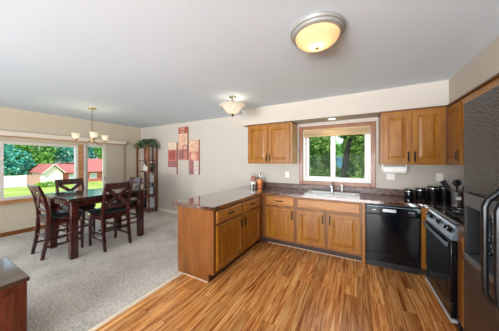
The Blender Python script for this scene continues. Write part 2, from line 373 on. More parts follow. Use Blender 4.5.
# ------------------------------------------------------------------ kitchen cabinets (local: front faces -y)
def door_mb(x0, x1, z0, z1, th=.02, st=.058):
    mb = MB()
    def rect(o, y): return [(x0+o,y,z0+o),(x1-o,y,z0+o),(x1-o,y,z1-o),(x0+o,y,z1-o)]
    mb.rings([rect(0,0), rect(0,-th+.003), rect(.004,-th), rect(st,-th), rect(st+.006,-th+.011), rect(st+.016,-th+.011), rect(st+.042,-th+.002)], True, True)
    return mb
def pull_mb(x, z, vert, y=-.02, L=.10):
    mb = MB(); a, b = ((x,z-L/2),(x,z+L/2)) if vert else ((x-L/2,z),(x+L/2,z))
    mb.tube([(a[0],y,a[1]), (a[0],y-.022,a[1]), (b[0],y-.022,b[1]), (b[0],y,b[1])], .006, 6)
    if vert: mb.box(x-.011, x+.011, y-.003, y, z-L/2-.02, z+L/2+.02)
    else: mb.box(x-L/2-.02, x+L/2+.02, y-.003, y, z-.009, z+.009)
    return mb
def add_door(par, x0, x1, z0, z1, pull=None):
    d = door_mb(x0, x1, z0, z1).build('door', M['oak'], par, smooth=False)
    if pull: pull_mb(pull[0], pull[1], True).build('handle', M['bronze'], d)
def add_drawer(par, x0, x1, z0, z1, pull=True, name='drawer'):
    mb = MB()
    def rect(o, y): return [(x0+o,y,z0+o),(x1-o,y,z0+o),(x1-o,y,z1-o),(x0+o,y,z1-o)]
    mb.rings([rect(0,0), rect(0,-.012), rect(.012,-.02)])
    d = mb.build(name, M['oak_x'], par, smooth=False)
    if pull: pull_mb((x0+x1)/2, (z0+z1)/2, False).build('handle', M['bronze'], d)
def base_unit(label, loc, w, rz, depth=.60, end_panel=False, hollow=False):
    t = thing('base_cabinet', label, 'cabinet', loc, rz, 'oak base cabinets')
    mb = MB()
    if hollow:
        mb.box(0, w, 0, .02, .1, .874); mb.box(0, .018, .02, depth, .1, .874); mb.box(w-.018, w, .02, depth, .1, .874); mb.box(.018, w-.018, .02, depth, .1, .12)
    else: mb.box(0, w, 0, depth, .1, .874)
    if end_panel: mb.box(0, .018, .075, depth, 0, .1)
    mb.build('body', M['oak_panel'], t, smooth=False)
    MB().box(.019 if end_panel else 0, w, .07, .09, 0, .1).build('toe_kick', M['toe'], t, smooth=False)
    return t
ZD0, ZD1, ZW0, ZW1 = .135, .665, .70, .845
# peninsula unit, facing +x
p = base_unit('oak peninsula cabinet with two drawers over two doors, end panel towards the carpet', (-1.485,1.84,0), 1.24, PI/2, .60, True)
add_drawer(p, .05, .64, ZW0, ZW1); add_drawer(p, .68, 1.22, ZW0, ZW1)
add_door(p, .05, .64, ZD0, ZD1, (.605, .56)); add_door(p, .68, 1.22, ZD0, ZD1, (.715, .56))
# corner filler
cb = thing('corner_cabinet', 'oak corner base cabinet blank between the peninsula and drawer unit', 'cabinet', (-1.485,3.081,0))
mb = MB().box(-.60, 0, 0, .134, .1, .874); mb.box(-.60, .05, .135, .735, .1, .874); mb.build('body', M['oak_panel'], cb, smooth=False)
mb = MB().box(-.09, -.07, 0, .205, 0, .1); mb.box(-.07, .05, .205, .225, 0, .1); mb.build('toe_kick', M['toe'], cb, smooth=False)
p = base_unit('oak base cabinet with one drawer over one door, left of the sink cabinet', (-1.433,3.216,0), .555, 0)
add_drawer(p, .02, .525, ZW0, ZW1); add_door(p, .02, .525, ZD0, ZD1, (.49, .56))
p = base_unit('oak double door sink cabinet with a plain false drawer front', (-.876,3.216,0), .94, 0, hollow=True)
add_drawer(p, .02, .915, ZW0, ZW1, False, 'false_front'); add_door(p, .02, .445, ZD0, ZD1, (.415, .56)); add_door(p, .485, .915, ZD0, ZD1, (.515, .56))
struct(MB().box(.068, .102, 3.216, 3.80, 0, .874).build('trim_2', M['oak'], smooth=False), 'narrow oak end panel between sink cabinet and dishwasher', 'end panel')
fl = thing('filler_cabinet', 'narrow oak corner cabinet between the dishwasher and the range', 'cabinet', (.712,3.06,0))
mb = MB().box(0, .67, .16, .75, .1, .874); mb.box(.046, .67, 0, .16, .1, .874); mb.build('body', M['oak'], fl, smooth=False)
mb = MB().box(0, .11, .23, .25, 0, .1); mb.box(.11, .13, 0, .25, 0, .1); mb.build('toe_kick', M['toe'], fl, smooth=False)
p = base_unit('oak base cabinet between the range and the refrigerator', (.757,2.332,0), .85, -PI/2)
add_drawer(p, .13, .82, ZW0, ZW1); add_door(p, .13, .82, ZD0, ZD1, (.78, .56))

M['shoe'] = plain('pale_shoe_moulding', lin(196,166,138), .5)
struct(MB().box(-2.08, -1.562, 1.826, 1.838, 0, .014).build('trim_4', M['shoe'], bevel=.004), 'pale shoe moulding at the foot of the peninsula end panel', 'moulding')
struct(MB().box(-1.40, .10, 3.272, 3.284, 0, .012).build('trim_5', M['shoe'], bevel=.004), 'pale shoe moulding along the toe boards under the sink', 'moulding')
# worktops
SX0, SX1, SY0, SY1 = -.74, .02, 3.285, 3.70
wt = thing('countertop', 'dark speckled laminate worktop over peninsula, sink run and corner', 'countertop', (-1.46,3.19,.874))
def L_(x): return x+1.46
def G_(y): return y-3.19
mb = MB()
mb.box(L_(-2.143), L_(-1.46), G_(1.81), G_(3.19), 0, .04)
mb.box(L_(-2.143), L_(SX0), G_(3.19), G_(3.815), 0, .04)
mb.box(L_(SX1), L_(1.385), G_(3.19), G_(3.815), 0, .04)
mb.box(L_(SX0), L_(SX1), G_(3.19), G_(SY0), 0, .04); mb.box(L_(SX0), L_(SX1), G_(SY1), G_(3.815), 0, .04)
mb.box(L_(.745), L_(1.385), G_(3.062), G_(3.19), 0, .04)
mb.build('worktop', M['granite'], wt, smooth=False)
mb = MB().box(L_(-1.99), L_(1.385), G_(3.795), G_(3.818), .0405, .142); mb.box(L_(1.365), L_(1.388), G_(3.062), G_(3.794), .0405, .142)
mb.build('backsplash', M['granite_back'], wt, bevel=.003)
w2 = MB().box(-.325, .32, -.42, .42, 0, .04).build('countertop', M['granite'], loc=(1.065,1.91,.874), bevel=.004)
tag(w2, 'short dark speckled worktop between the range and refrigerator', 'countertop')

# sink
sk = thing('kitchen_sink', 'white double bowl drop-in sink beneath the window', 'sink', ((SX0+SX1)/2, (SY0+SY1)/2, .914))
sw_, sd_ = (SX1-SX0)/2+.018, (SY1-SY0)/2+.018
mb = MB()
bx = [(-sw_+.05, -.02), (.02, sw_-.05)]; by0, by1 = -sd_+.035, sd_-.085
mb.box(-sw_, sw_, -sd_, by0, .001, .014); mb.box(-sw_, sw_, by1, sd_, .001, .014)
for a, b in ((-sw_, bx[0][0]), (bx[0][1], bx[1][0]), (bx[1][1], sw_)): mb.box(a, b, by0, by1, .001, .014)
mb.build('rim', M['white'], sk, bevel=.005)
for a, b in bx:
    mb = MB(); n0 = [(a,by0),(b,by0),(b,by1),(a,by1)]
    def rr(o, z): return [(a+o,by0+o,z),(b-o,by0+o,z),(b-o,by1-o,z),(a+o,by1-o,z)]
    mb.rings([rr(0,.006), rr(.012,-.02), rr(.02,-.15), rr(.05,-.17)], False, True)
    bw = mb.build('basin', M['white'], sk)
    MB().lathe([(.035,-.1695),(.03,-.166),(.012,-.168)], ((a+b)/2,(by0+by1)/2,0), 16).build('drain', M['steel'], bw)
fc = thing('faucet', 'chrome single lever faucet behind the sink bowls', 'faucet', ((SX0+SX1)/2-.02, SY1-.035, .929))
MB().lathe([(.045,0),(.045,.008),(.024,.014),(.02,.07),(.022,.10),(.017,.125)], n=18).build('base', M['chrome'], fc)
MB().tube([(0,0,.085),(0,-.05,.125),(0,-.12,.13),(0,-.17,.105),(0,-.172,.09)], [.013,.012,.011,.011,.012], 10).build('spout', M['chrome'], fc)
MB().tube([(0,.0,.125),(0,.005,.15),(0,.03,.19)], [.011,.009,.007], 8).build('lever', M['chrome'], fc)
sp = thing('sink_sprayer', 'white side sprayer right of the faucet', 'sprayer', ((SX0+SX1)/2+.14, SY1-.035, .929))
MB().lathe([(.022,0),(.022,.01),(.014,.02)], n=14).build('collar', M['chrome'], sp)
MB().tube([(0,0,.015),(0,0,.09),(0,-.012,.12),(0,-.03,.128)], [.011,.014,.018,.015], 10).build('spray_head', M['white'], sp)

# upper cabinets
def upper(label, loc, w, rz, z0, z1, depth=.355, doors=2, hz_=None):
    t = thing('wall_cabinet', label, 'cabinet', (loc[0],loc[1],z0), rz, 'oak wall cabinets')
    H = z1-z0
    MB().box(0, w, 0, depth, 0, H-.018).build('body', M['oak'], t, smooth=False)
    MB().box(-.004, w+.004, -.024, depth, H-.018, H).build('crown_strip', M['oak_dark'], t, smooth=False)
    g = .028; hzv = .11 if hz_ is None else hz_
    if doors == 2:
        m = w/2
        add_door(t, g, m-.008, .02, H-.045, (m-.035, hzv)); add_door(t, m+.008, w-g, .02, H-.045, (m+.035, hzv))
    else:
        add_door(t, g, w-g, .02, H-.045, (w-.055 if doors == 1 else .055, hzv))
    return t
uc = upper('oak wall cabinet with two doors left of the sink window', (-1.907,3.44), .885, 0, 1.41, ZS-.002)
M['pale_side'] = plain('pale_cabinet_side', lin(214,176,128), .5)  # side face of this cabinet, paler than its doors
MB().box(.8851, .889, .012, .355, .0, .74).build('side_panel', M['pale_side'], uc, smooth=False)
upper('oak wall cabinet with two doors right of the sink window', (.307,3.44), .70, 0, 1.405, ZS-.002)
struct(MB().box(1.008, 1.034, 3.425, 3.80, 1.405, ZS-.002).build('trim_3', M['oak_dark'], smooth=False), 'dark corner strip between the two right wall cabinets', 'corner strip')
upper('oak single door corner wall cabinet partly behind the refrigerator', (1.036,3.80), .74, -PI/2, 1.405, ZS-.002, doors=1)
upper('short oak cabinet above the range with the tops of two doors', (1.036,3.055), .76, -PI/2, 1.78, ZS-.002, doors=2, hz_=.08)

# ------------------------------------------------------------------ dishwasher
dw = thing('dishwasher', 'black built-in dishwasher between sink cabinet and range', 'dishwasher', (.106,3.216,0))
MB().box(.003, .60, .0, .57, .06, .868).build('body', M['blackmat'], dw, smooth=False)
MB().box(.005, .598, -.028, -.001, .215, .735).build('door_panel', M['blackgloss'], dw, bevel=.006)
MB().box(.005, .598, -.028, -.001, .10, .21).build('lower_panel', M['blackgloss'], dw, bevel=.005)
MB().box(.01, .593, .03, .05, 0, .099).build('kick_plate', M['blackmat'], dw, smooth=False)
cp = MB().box(.005, .598, -.034, -.001, .742, .862).build('control_panel', M['blackgloss'], dw, bevel=.006)
MB().box(.20, .345, -.0365, -.034, .775, .815).build('badge_strip', M['silver'], cp, bevel=.001)
MB().box(.01, .593, -.040, -.034, .838, .848).build('trim_line', M['rangegrey'], cp, bevel=.001)
for k, x in enumerate((.09,.115,.48,.505,.53)):
    MB().box(x-.008, x+.008, -.0375, -.034, .785, .803).build('button', M['silver'], cp, bevel=.002)
MB().box(.20, .40, -.05, -.034, .745, .756).build('handle_lip', M['blackgloss'], cp, bevel=.004)

# ------------------------------------------------------------------ range (local: front faces -y, rz -90 -> faces -x)
rg = thing('gas_range', 'black gas range with grey sloped control panel', 'range', (.745,3.055,0), -PI/2)
RW = .72
MB().box(0, RW, .012, .62, .05, .895).build('body', M['blackmat'], rg, smooth=False)
MB().box(-.001, RW+.001, .03, .625, .895, .918).build('cooktop', M['blackgloss'], rg, bevel=.005)
MB().box(.0, RW, .60, .64, .918, .985).build('back_guard', M['rangegrey'], rg, bevel=.006)
mb = MB(); mb.rings([[(0,-.03,.765),(0,.03,.765),(0,.06,.905),(0,.02,.905)], [(RW,-.03,.765),(RW,.03,.765),(RW,.06,.905),(RW,.02,.905)]])
cpn = mb.build('control_panel', M['rangegrey'], rg, bevel=.004)
MB().bar((0,.018,.907), (RW,.018,.907), .02, .014).build('top_trim', M['silver'], cpn, bevel=.003)
nrm = Vector((0,-.14,.05)).normalized()
for x in (.07,.15,.36,.57,.65):
    c = Vector((x,-.006,.838)); u = nrm
    k = MB(); R = []
    a = Vector((1,0,0)); b = u.cross(a).normalized()
    for r, hgt in ((.026,0),(.026,.006),(.02,.01),(.017,.03),(.012,.032)):
        R.append([tuple(c+u*hgt+a*(r*math.cos(2*PI*i/18))+b*(r*math.sin(2*PI*i/18))) for i in range(18)])
    k.rings(R); kn = k.build('knob', M['blackgloss'], cpn)
    MB().bar(c+u*.033-b*.014, c+u*.033+b*.014, .004, .003).build('pointer', M['silver'], kn)
od = MB().box(.008, RW-.008, -.03, .011, .235, .755).build('oven_door', M['blackgloss'], rg, bevel=.006)
MB().box(.10, RW-.10, -.033, -.0295, .33, .64).build('oven_window', M['blackgloss'], od, bevel=.002)
MB().box(.01, RW-.01, -.062, -.042, .70, .735).build('door_handle', M['rangegrey'], od, bevel=.008)
for x in (.05, RW-.085): MB().box(x, x+.035, -.043, -.029, .705, .73).build('handle_bracket', M['rangegrey'], od, bevel=.003)
sd = MB().box(.008, RW-.008, -.026, .011, .085, .225).build('storage_drawer', M['blackgloss'], rg, bevel=.006)
MB().box(0, RW, -.034, .02, .055, .083).build('toe_trim', plain('light_grey_trim', lin(196,194,192), .35, noise=.02), rg, bevel=.004)
MB().box(.01, RW-.01, .03, .05, 0, .05).build('kick_plate', M['blackmat'], rg, smooth=False)
for gx in (.195, .555):
    g = MB()
    for x in (-.165, .165): g.box(gx+x-.006, gx+x+.006, .07, .57, .935, .947)
    for y in (.07, .19, .32, .45, .57): g.box(gx-.165, gx+.165, y-.006, y+.006, .935, .947)
    g.box(gx-.006, gx+.006, .07, .57, .935, .947)
    for x in (-.16,.16):
        for y in (.075,.565): g.box(gx+x-.007, gx+x+.007, y-.007, y+.007, .918, .937)
    g.build('grate', M['blackiron'], rg)
    for y in (.19, .45):
        MB().lathe([(.05,.918),(.048,.924),(.035,.926),(.034,.932),(.01,.934)], (gx,y,0), 20).build('burner', M['silver'], rg)

# ------------------------------------------------------------------ refrigerator (front faces -x); local origin at far front floor corner
fr = thing('refrigerator', 'black side by side refrigerator with pebbled door and ice dispenser', 'refrigerator', (.49,1.44,0))
MB().box(.16, .88, -.905, -.005, .02, 1.74).build('case', M['blackmat'], fr, bevel=.006)
MB().box(.09, .158, -.89, -.02, .02, .095).build('base_grille', M['blackmat'], fr, smooth=False)
HZ0, HZ1 = .955, 1.29
mb = MB(); mb.box(0, .058, -.372, 0, HZ1+.005, 1.75); mb.box(0, .058, -.372, 0, .10, HZ0-.002)
mb.box(0, .058, -.022, 0, HZ0-.002, HZ1+.005); mb.box(0, .058, -.372, -.335, HZ0-.002, HZ1+.005); mb.box(.142, .148, -.372, 0, .10, 1.75)
for a_ in ((-.372,-.366,.10,1.75),(-.006,0,.10,1.75)): mb.box(.058, .142, a_[0], a_[1], a_[2], a_[3])
mb.box(.058, .142, -.366, -.006, 1.744, 1.75); mb.box(.058, .142, -.366, -.006, .10, .106)
fd = mb.build('freezer_door', M['pebble'], fr, bevel=.003)
ds = MB().box(-.008, .05, -.334, -.023, 1.225, HZ1).build('dispenser_panel', M['dispgrey'], fd, bevel=.004)
MB().box(-.010, .13, -.334, -.023, HZ0, .985).build('drip_tray', M['dispgrey'], fd, bevel=.004)
MB().box(.12, .13, -.334, -.023, .985, 1.225).build('dispenser_back', M['cavity'], fd)
MB().box(.06, .10, -.21, -.15, 1.05, 1.224).build('paddle', M['cavity'], fd, bevel=.005)
for y in (-.036, -.334): MB().box(-.006, .05, y, y+.013, .985, 1.225).build('dispenser_frame', M['blackmat'], fd, bevel=.003)
gd = MB().box(0, .148, -.905, -.38, .10, 1.75).build('refrigerator_door', M['pebble'], fr, bevel=.010)
for par, y in ((fd, -.345), (gd, -.425)):
    MB().tube([(.005,y,1.365),(-.052,y,1.30),(-.06,y,1.275),(-.06,y,1.20),(-.06,y,1.02),(-.058,y,.95),(-.045,y,.92),(.005,y,.89)], [.012,.011,.011,.010,.010,.010,.010,.012], 10).build('handle', M['handleblack'], par)

# ------------------------------------------------------------------ ceiling lamps
fl = thing('flush_ceiling_light', 'round flush ceiling light with nickel ring and alabaster bowl', 'ceiling light', (-.28,1.64,ZC))
MB().lathe([(.205,0),(.21,-.012),(.205,-.03),(.195,-.034),(.192,-.05),(.178,-.058),(.168,-.055)], n=48).build('ring', plain('satin_nickel_ring', lin(150,147,142), .35, .3, noise=.02), fl)
prof = [(.167*math.cos(a), -.052-.085*math.sin(a)) for a in [i*PI/2/9 for i in range(10)]]; prof[-1] = (.004, prof[-1][1])
MB().lathe(prof, n=48, cap0=False).build('glass_bowl', M['alabaster'], fl)
MB().lathe([(.004,-.133),(.014,-.137),(.015,-.146),(.006,-.155),(.002,-.157)], n=14).build('finial', M['steel'], fl)
lamp('flush_bulb', 'POINT', (-.28+.0,1.64,ZC-.095), 1.6, (1,.82,.55), shadow_soft_size=.02)

sf = thing('semi_flush_light', 'nickel semi flush light with wide frosted glass bowl', 'ceiling light', (-1.77,2.68,ZC))
MB().lathe([(.062,0),(.062,-.012),(.045,-.025),(.014,-.032)], n=24).build('canopy', M['steel'], sf)
MB().tube([(0,0,-.03),(0,0,-.30)], .009, 10).build('stem', M['steel'], sf)
MB().lathe([(.02,-.055),(.03,-.065),(.03,-.09),(.02,-.10)], n=20).build('hub', M['steel'], sf)
MB().lathe([(.215,-.135),(.205,-.142),(.165,-.16),(.135,-.20),(.105,-.245),(.075,-.27),(.02,-.282)], n=40, cap0=False).build('glass_bowl', M['frosted'], sf)
for k in range(3):
    a = k*2*PI/3+.4
    MB().tube([(.02*math.cos(a),.02*math.sin(a),-.08),(.10*math.cos(a),.10*math.sin(a),-.085),(.17*math.cos(a),.17*math.sin(a),-.12),(.195*math.cos(a),.195*math.sin(a),-.142)], .006, 8).build('arm', M['steel'], sf)
MB().lathe([(.02,-.28),(.022,-.29),(.012,-.30),(.014,-.31),(.003,-.325)], n=14).build('finial', M['bronze'], sf)
lamp('semi_flush_bulb', 'POINT', (-1.77,2.72,ZC-.13), 1.8, (1,.88,.68), shadow_soft_size=.04)

CHX, CHY = -4.56, 1.92
ZD_ = -.06
M['brass'] = plain('antique_brass', lin(176,150,110), .3, .8, noise=.04)
ch = thing('chandelier', 'brass three arm chandelier with glowing bell glass shades', 'chandelier', (CHX,CHY,ZC))
MB().lathe([(.075,0),(.072,-.01),(.05,-.022),(.012,-.03)], n=24).build('canopy', M['brass'], ch)
MB().tube([(0,0,-.025),(0,0,-.43)], .005, 8).build('chain', M['bronze'], ch)
MB().lathe([(.006,-.41),(.016,-.43),(.012,-.48),(.02,-.51),(.03,-.56),(.022,-.61),(.012,-.64),(.018,-.66),(.004,-.69)], n=18).build('column', M['brass'], ch)
th0 = math.radians(28.56)
for k in range(3):
    a = th0+math.radians(195+120*k) ; c, s_ = math.cos(a), math.sin(a); R = .265
    ar = MB().tube([(.015*c,.015*s_,-.62),(.10*c,.10*s_,-.70),(.20*c,.20*s_,-.71),(.25*c,.25*s_,-.66),(R*c,R*s_,-.62)], .007, 8).build('arm', M['brass'], ch)
    MB().lathe([(.018,-.575),(.04,-.56),(.042,-.55),(.02,-.545)], (R*c,R*s_,ZD_), 16).build('cup', M['brass'], ar)
    MB().lathe([(.022,-.552),(.042,-.54),(.056,-.51),(.057,-.48),(.066,-.455),(.08,-.442)], (R*c,R*s_,ZD_), 24, cap0=True, cap1=False).build('shade', M['frosted'], ar)
    MB().lathe([(.012,-.545),(.014,-.51),(.03,-.485),(.026,-.46),(.005,-.448)], (R*c,R*s_,ZD_), 14).build('bulb', M['bulb'], ar)
lamp('chandelier_glow', 'POINT', (CHX,CHY,ZC-.42), 4, (1,.85,.6), shadow_soft_size=.25)

rl = thing('recessed_light', 'small recessed downlight in the soffit above the sink window', 'downlight', (-.37,3.60,ZS))
MB().lathe([(.075,.0),(.078,-.006),(.06,-.008)], n=28, cap1=False).build('trim_ring', M['white'], rl)
MB().lathe([(.06,-.004),(.002,-.005)], n=28, cap0=False).build('lens', M['downlight'], rl)
lamp('recessed_bulb', 'SPOT', (-.37,3.60,ZS-.012), 9, (1,.86,.62), (0,0,0), spot_size=2.2, spot_blend=.8, shadow_soft_size=.04)

# ------------------------------------------------------------------ dining set
TX0, TX1, TY0, TY1, TZ = -4.58, -3.63, 1.24, 2.46, .905
tb = thing('dining_table', 'glossy dark counter height dining table by the window', 'table', ((TX0+TX1)/2,(TY0+TY1)/2,.004))
a, b = (TX1-TX0)/2, (TY1-TY0)/2
MB().box(-a, a, -b, b, TZ-.045, TZ).build('table_top', M['mahogany_top'], tb, bevel=.008)
mb = MB(); mb.box(-a+.1, a-.1, -b+.075, -b+.1, TZ-.14, TZ-.045); mb.box(-a+.1, a-.1, b-.1, b-.075, TZ-.14, TZ-.045)
mb.box(-a+.075, -a+.1, -b+.1, b-.1, TZ-.14, TZ-.045); mb.box(a-.1, a-.075, -b+.1, b-.1, TZ-.14, TZ-.045); mb.build('apron', M['mahogany'], tb, smooth=False)
for sx_ in (-1, 1):
    for sy_ in (-1, 1):
        cx, cy = sx_*(a-.092), sy_*(b-.092)
        MB().box(cx-.046, cx+.046, cy-.046, cy+.046, 0, TZ-.045).build('leg', M['mahogany'], tb, bevel=.005)

def make_chair(label, loc, rz):
    t = thing('dining_chair', label, 'chair', loc, rz, 'dining chairs around the table')
    w = .2
    for s_ in (-1, 1):
        x = s_*w
        # back post: splayed leg below, raked above
        mb = MB(); R = []
        for y, z, hx, hy in ((-.275,0,.019,.019),(-.225,.28,.021,.024),(-.205,.58,.021,.027),(-.215,.72,.021,.024),(-.255,.92,.02,.021),(-.315,1.085,.018,.017)):
            R.append([(x-hx,y-hy,z),(x+hx,y-hy,z),(x+hx,y+hy,z),(x-hx,y+hy,z)])
        mb.rings(R).build('leg', M['mahogany'], t, bevel=.004)
        mb = MB(); mb.rings([[(x-h_,.205-h_,z),(x+h_,.205-h_,z),(x+h_,.205+h_,z),(x-h_,.205+h_,z)] for z, h_ in ((0,.016),(.54,.021))]).build('leg', M['mahogany'], t, bevel=.004)
    mb = MB(); mb.box(-w+.02, w-.02, .19, .215, .49, .555); mb.box(-w+.02, w-.02, -.215, -.19, .50, .57)
    for s_ in (-1,1): mb.box(s_*w-.012, s_*w+.012, -.19, .19, .49, .555)
    mb.build('seat_frame', M['mahogany'], t, smooth=False)
    mb = MB()
    def rs(o, z): return [(-.175+o,-.215+o,z),(.175-o,-.215+o,z),(.222-o,.245-o,z),(-.222+o,.245-o,z)]
    mb.rings([rs(.01,.556), rs(0,.57), rs(0,.60), rs(.015,.618), rs(.06,.628)]).build('seat', M['blackpad'], t, bevel=.006)
    for s_ in (-1, 1):
        MB().bar((s_*w,-.225,.27), (s_*w,.205,.27), .018, .03).build('stretcher', M['mahogany'], t)
        MB().bar((s_*w,-.238,.17), (s_*w,.205,.17), .018, .026).build('stretcher', M['mahogany'], t)
    MB().bar((-w,.205,.22), (w,.205,.22), .02, .035).build('stretcher', M['mahogany'], t)
    MB().bar((-w,-.225,.31), (w,-.225,.31), .018, .03).build('stretcher', M['mahogany'], t)
    # top rail, lower rail, X slats following the rake
    mb = MB(); R = []
    for i in range(9):
        x = -w-.018+i*(2*w+.036)/8; bow = -.018*(1-((i-4)/4)**2)
        R.append([(x,-.326+bow,1.085),(x,-.306+bow,1.095),(x,-.262+bow,1.0),(x,-.284+bow,.985)])
    mb.rings(R).build('top_rail', M['mahogany'], t)
    MB().bar((-w,-.214,.70), (w,-.214,.70), .022, .055, (0,-.2,1)).build('lower_rail', M['mahogany'], t)
    for s_ in (-1, 1):
        MB().bar((-s_*(w-.02),-.216-.006*s_,.715), (s_*(w-.02),-.290-.006*s_,1.005), .014, .06, (1,0,0)).build('cross_slat', M['mahogany'], t)
    return t
c1 = make_chair('dark dining chair at the table end nearest the camera, back turned to it', (-4.25,1.36,.004), 0)
for lab, loc, rz in (('dark dining chair nearest the kitchen peninsula, its crossed back fully in view', (-3.81,1.865,.004), PI/2),
                     ('dark dining chair with its back against the picture window', (-4.76,1.75,.004), -PI/2),
                     ('dark dining chair at the far table end by the bookshelf', (-4.31,2.33,.004), PI)):
    c = copy_tree(c1); c.location = loc; c.rotation_euler = (0,0,rz); c['label'] = lab

# ------------------------------------------------------------------ corner shelf and what it holds
KX0, KX1, KY0, KY1 = -5.70, -5.13, 3.50, 3.79
sh = thing('display_shelf', 'tall dark wood open display shelf in the dining corner', 'shelf', (KX0,KY0,.004))
kw, kd = KX1-KX0, KY1-KY0
for x in (0, kw-.045):
    for y in (0, kd-.045): MB().box(x, x+.045, y, y+.045, 0, 1.90).build('post', M['walnut'], sh, bevel=.003)
SHZ = (.09,.46,.81,1.14,1.46,1.90)
for z in SHZ: MB().box(-.005 if z > 1.8 else .003, kw+(.005 if z > 1.8 else -.003), -.005 if z > 1.8 else .003, kd-.003, z, z+.022).build('shelf_board', M['walnut'], sh, bevel=.002)
MB().box(kw*.62, kw*.62+.03, kd-.03, kd-.01, 0, 1.90).build('back_slat', M['walnut'], sh, bevel=.002)
def sz(i): return .004+SHZ[i]+.022
def vase(label, x, y, i, prof, mat, name='vase'):
    return tag(MB().lathe(prof, n=20).build(name, mat, loc=(x,y,sz(i)+.001)), label, 'vase')
def frame(label, x, y, i, w, h, rz, fm, pm, name='picture_frame'):
    t = thing(name, label, 'picture frame', (x,y,sz(i)+.001), rz, 'framed pictures on the display shelf')
    m = Matrix.Rotation(math.radians(-10), 4, 'X')
    mb = MB()
    for q in ((-w/2,-w/2+.02,0,h),(w/2-.02,w/2,0,h),(-w/2+.02,w/2-.02,0,.02),(-w/2+.02,w/2-.02,h-.02,h)): mb.box(q[0],q[1],-.012,.006,q[2],q[3],m)
    mb.build('border', fm, t, smooth=False)
    MB().box(-w/2+.02, w/2-.02, -.006, .004, .02, h-.02, m).build('photo', pm, t, smooth=False)
    mb = MB(); mb.bar((0,.006+h*.1,h*.6), (0,.085,0), .03, .006); mb.build('easel_leg', M['navy'], t)
    return t
vase('tall russet vase on the uppermost open tier of the display shelf', -5.36, 3.63, 4, [(.03,0),(.05,.05),(.058,.16),(.04,.28),(.022,.34),(.034,.38)], M['terra'])
frame('dark framed picture in the second tier of the display shelf', -5.52, 3.62, 3, .16, .22, 0, M['navy'], M['cream'])
vase('small white rounded vase in the second tier of the display shelf', -5.36, 3.60, 3, [(.025,0),(.05,.03),(.055,.07),(.03,.11),(.02,.13),(.026,.15)], M['white'])
pt = thing('potted_plant', 'small dark green plant in the second tier of the display shelf', 'plant', (-5.24,3.68,sz(3)+.001))
MB().lathe([(.03,0),(.045,.08),(.048,.085),(.04,.085)], n=18).build('pot', M['navy'], pt)
mb = MB(); rg_ = random.Random(3)
for k in range(120):
    r = .075*rg_.random()**.5; an = rg_.uniform(0,6.28); mb.leaf((r*math.cos(an), r*math.sin(an), .09+rg_.random()*.14), .04, rg_)
mb.build('leaves', M['ivy'], pt, smooth=False)
vase('black candlestick in the middle tier of the display shelf', -5.40, 3.62, 2, [(.045,0),(.045,.01),(.012,.03),(.012,.19),(.03,.21),(.03,.22)], M['blackmat'], 'candlestick')['category'] = 'candlestick'
frame('pale framed photo facing the kitchen in the middle tier of the display shelf', -5.24, 3.645, 2, .17, .24, math.radians(62), M['steel'], M['bluecard'])
frame('white framed print in the tier above the floor board of the display shelf', -5.53, 3.62, 1, .17, .23, 0, M['white'], M['cream'])
for k, (hgt, mt) in enumerate(((.24,'navy'),(.22,'terra'),(.25,'blackmat'),(.21,'navy'))):
    lab = ['dark tall book, leftmost of four on the display shelf', 'russet book among dark ones on the display shelf', 'black book beside the russet one on the display shelf', 'shorter dark book, rightmost of four on the display shelf'][k]
    bk = thing('book', lab, 'book', (-5.425+k*.032,3.62,sz(1)+.001), 0, 'books on the display shelf')
    MB().box(-.014, .014, -.075, .075, 0, hgt).build('cover', M[mt], bk, bevel=.002)
    MB().box(-.011, .011, -.07, .0765, .004, hgt+.001).build('pages', M['cream'], bk, smooth=False)
frame('pale standing photo facing the kitchen, second tier from the bottom of the display shelf', -5.235, 3.65, 1, .17, .25, math.radians(62), M['navy'], M['bluecard'])
vase('squat dark vase on the bottom board of the display shelf', -5.50, 3.63, 0, [(.05,0),(.085,.06),(.09,.13),(.05,.21),(.04,.24),(.055,.26)], M['navy'])
frame('large pale picture leaning on the bottom board of the display shelf', -5.24, 3.65, 0, .19, .29, math.radians(62), M['white'], M['bluecard'])
iv = thing('ivy_garland', 'leafy green ivy garland on top of the display shelf', 'plant', ((KX0+KX1)/2,(KY0+KY1)/2,.004+1.924))
mb = MB(); lf = MB(); rg_ = random.Random(5)
for j in range(11):
    an = j*2*PI/11+.2; L = rg_.uniform(.75,1.1)
    p0 = (rg_.uniform(-.15,.15), rg_.uniform(-.05,.05), .008)
    e = (math.cos(an)*.50*L, -.03+math.sin(an)*(.26 if math.sin(an) < 0 else .08)*L, -.09 if abs(math.cos(an)) > .5 or math.sin(an) < -.5 else .08)
    mid = ((p0[0]+e[0])/2, (p0[1]+e[1])/2, .10+rg_.random()*.05)
    pts = [p0, mid, e]; mb.tube(pts, .004, 5)
    for k in range(26):
        t_ = rg_.random(); q = Vector(p0)*(1-t_)**2+Vector(mid)*2*t_*(1-t_)+Vector(e)*t_**2
        lf.leaf((max(-.47, q.x+rg_.uniform(-.06,.06)), min(q.y+rg_.uniform(-.06,.06), .125), q.z+rg_.uniform(-.05,.10)), rg_.uniform(.06,.11), rg_, 1.2)
mb.build('stem', M['bark'], iv); lf.build('leaves', M['ivy'], iv, smooth=False)

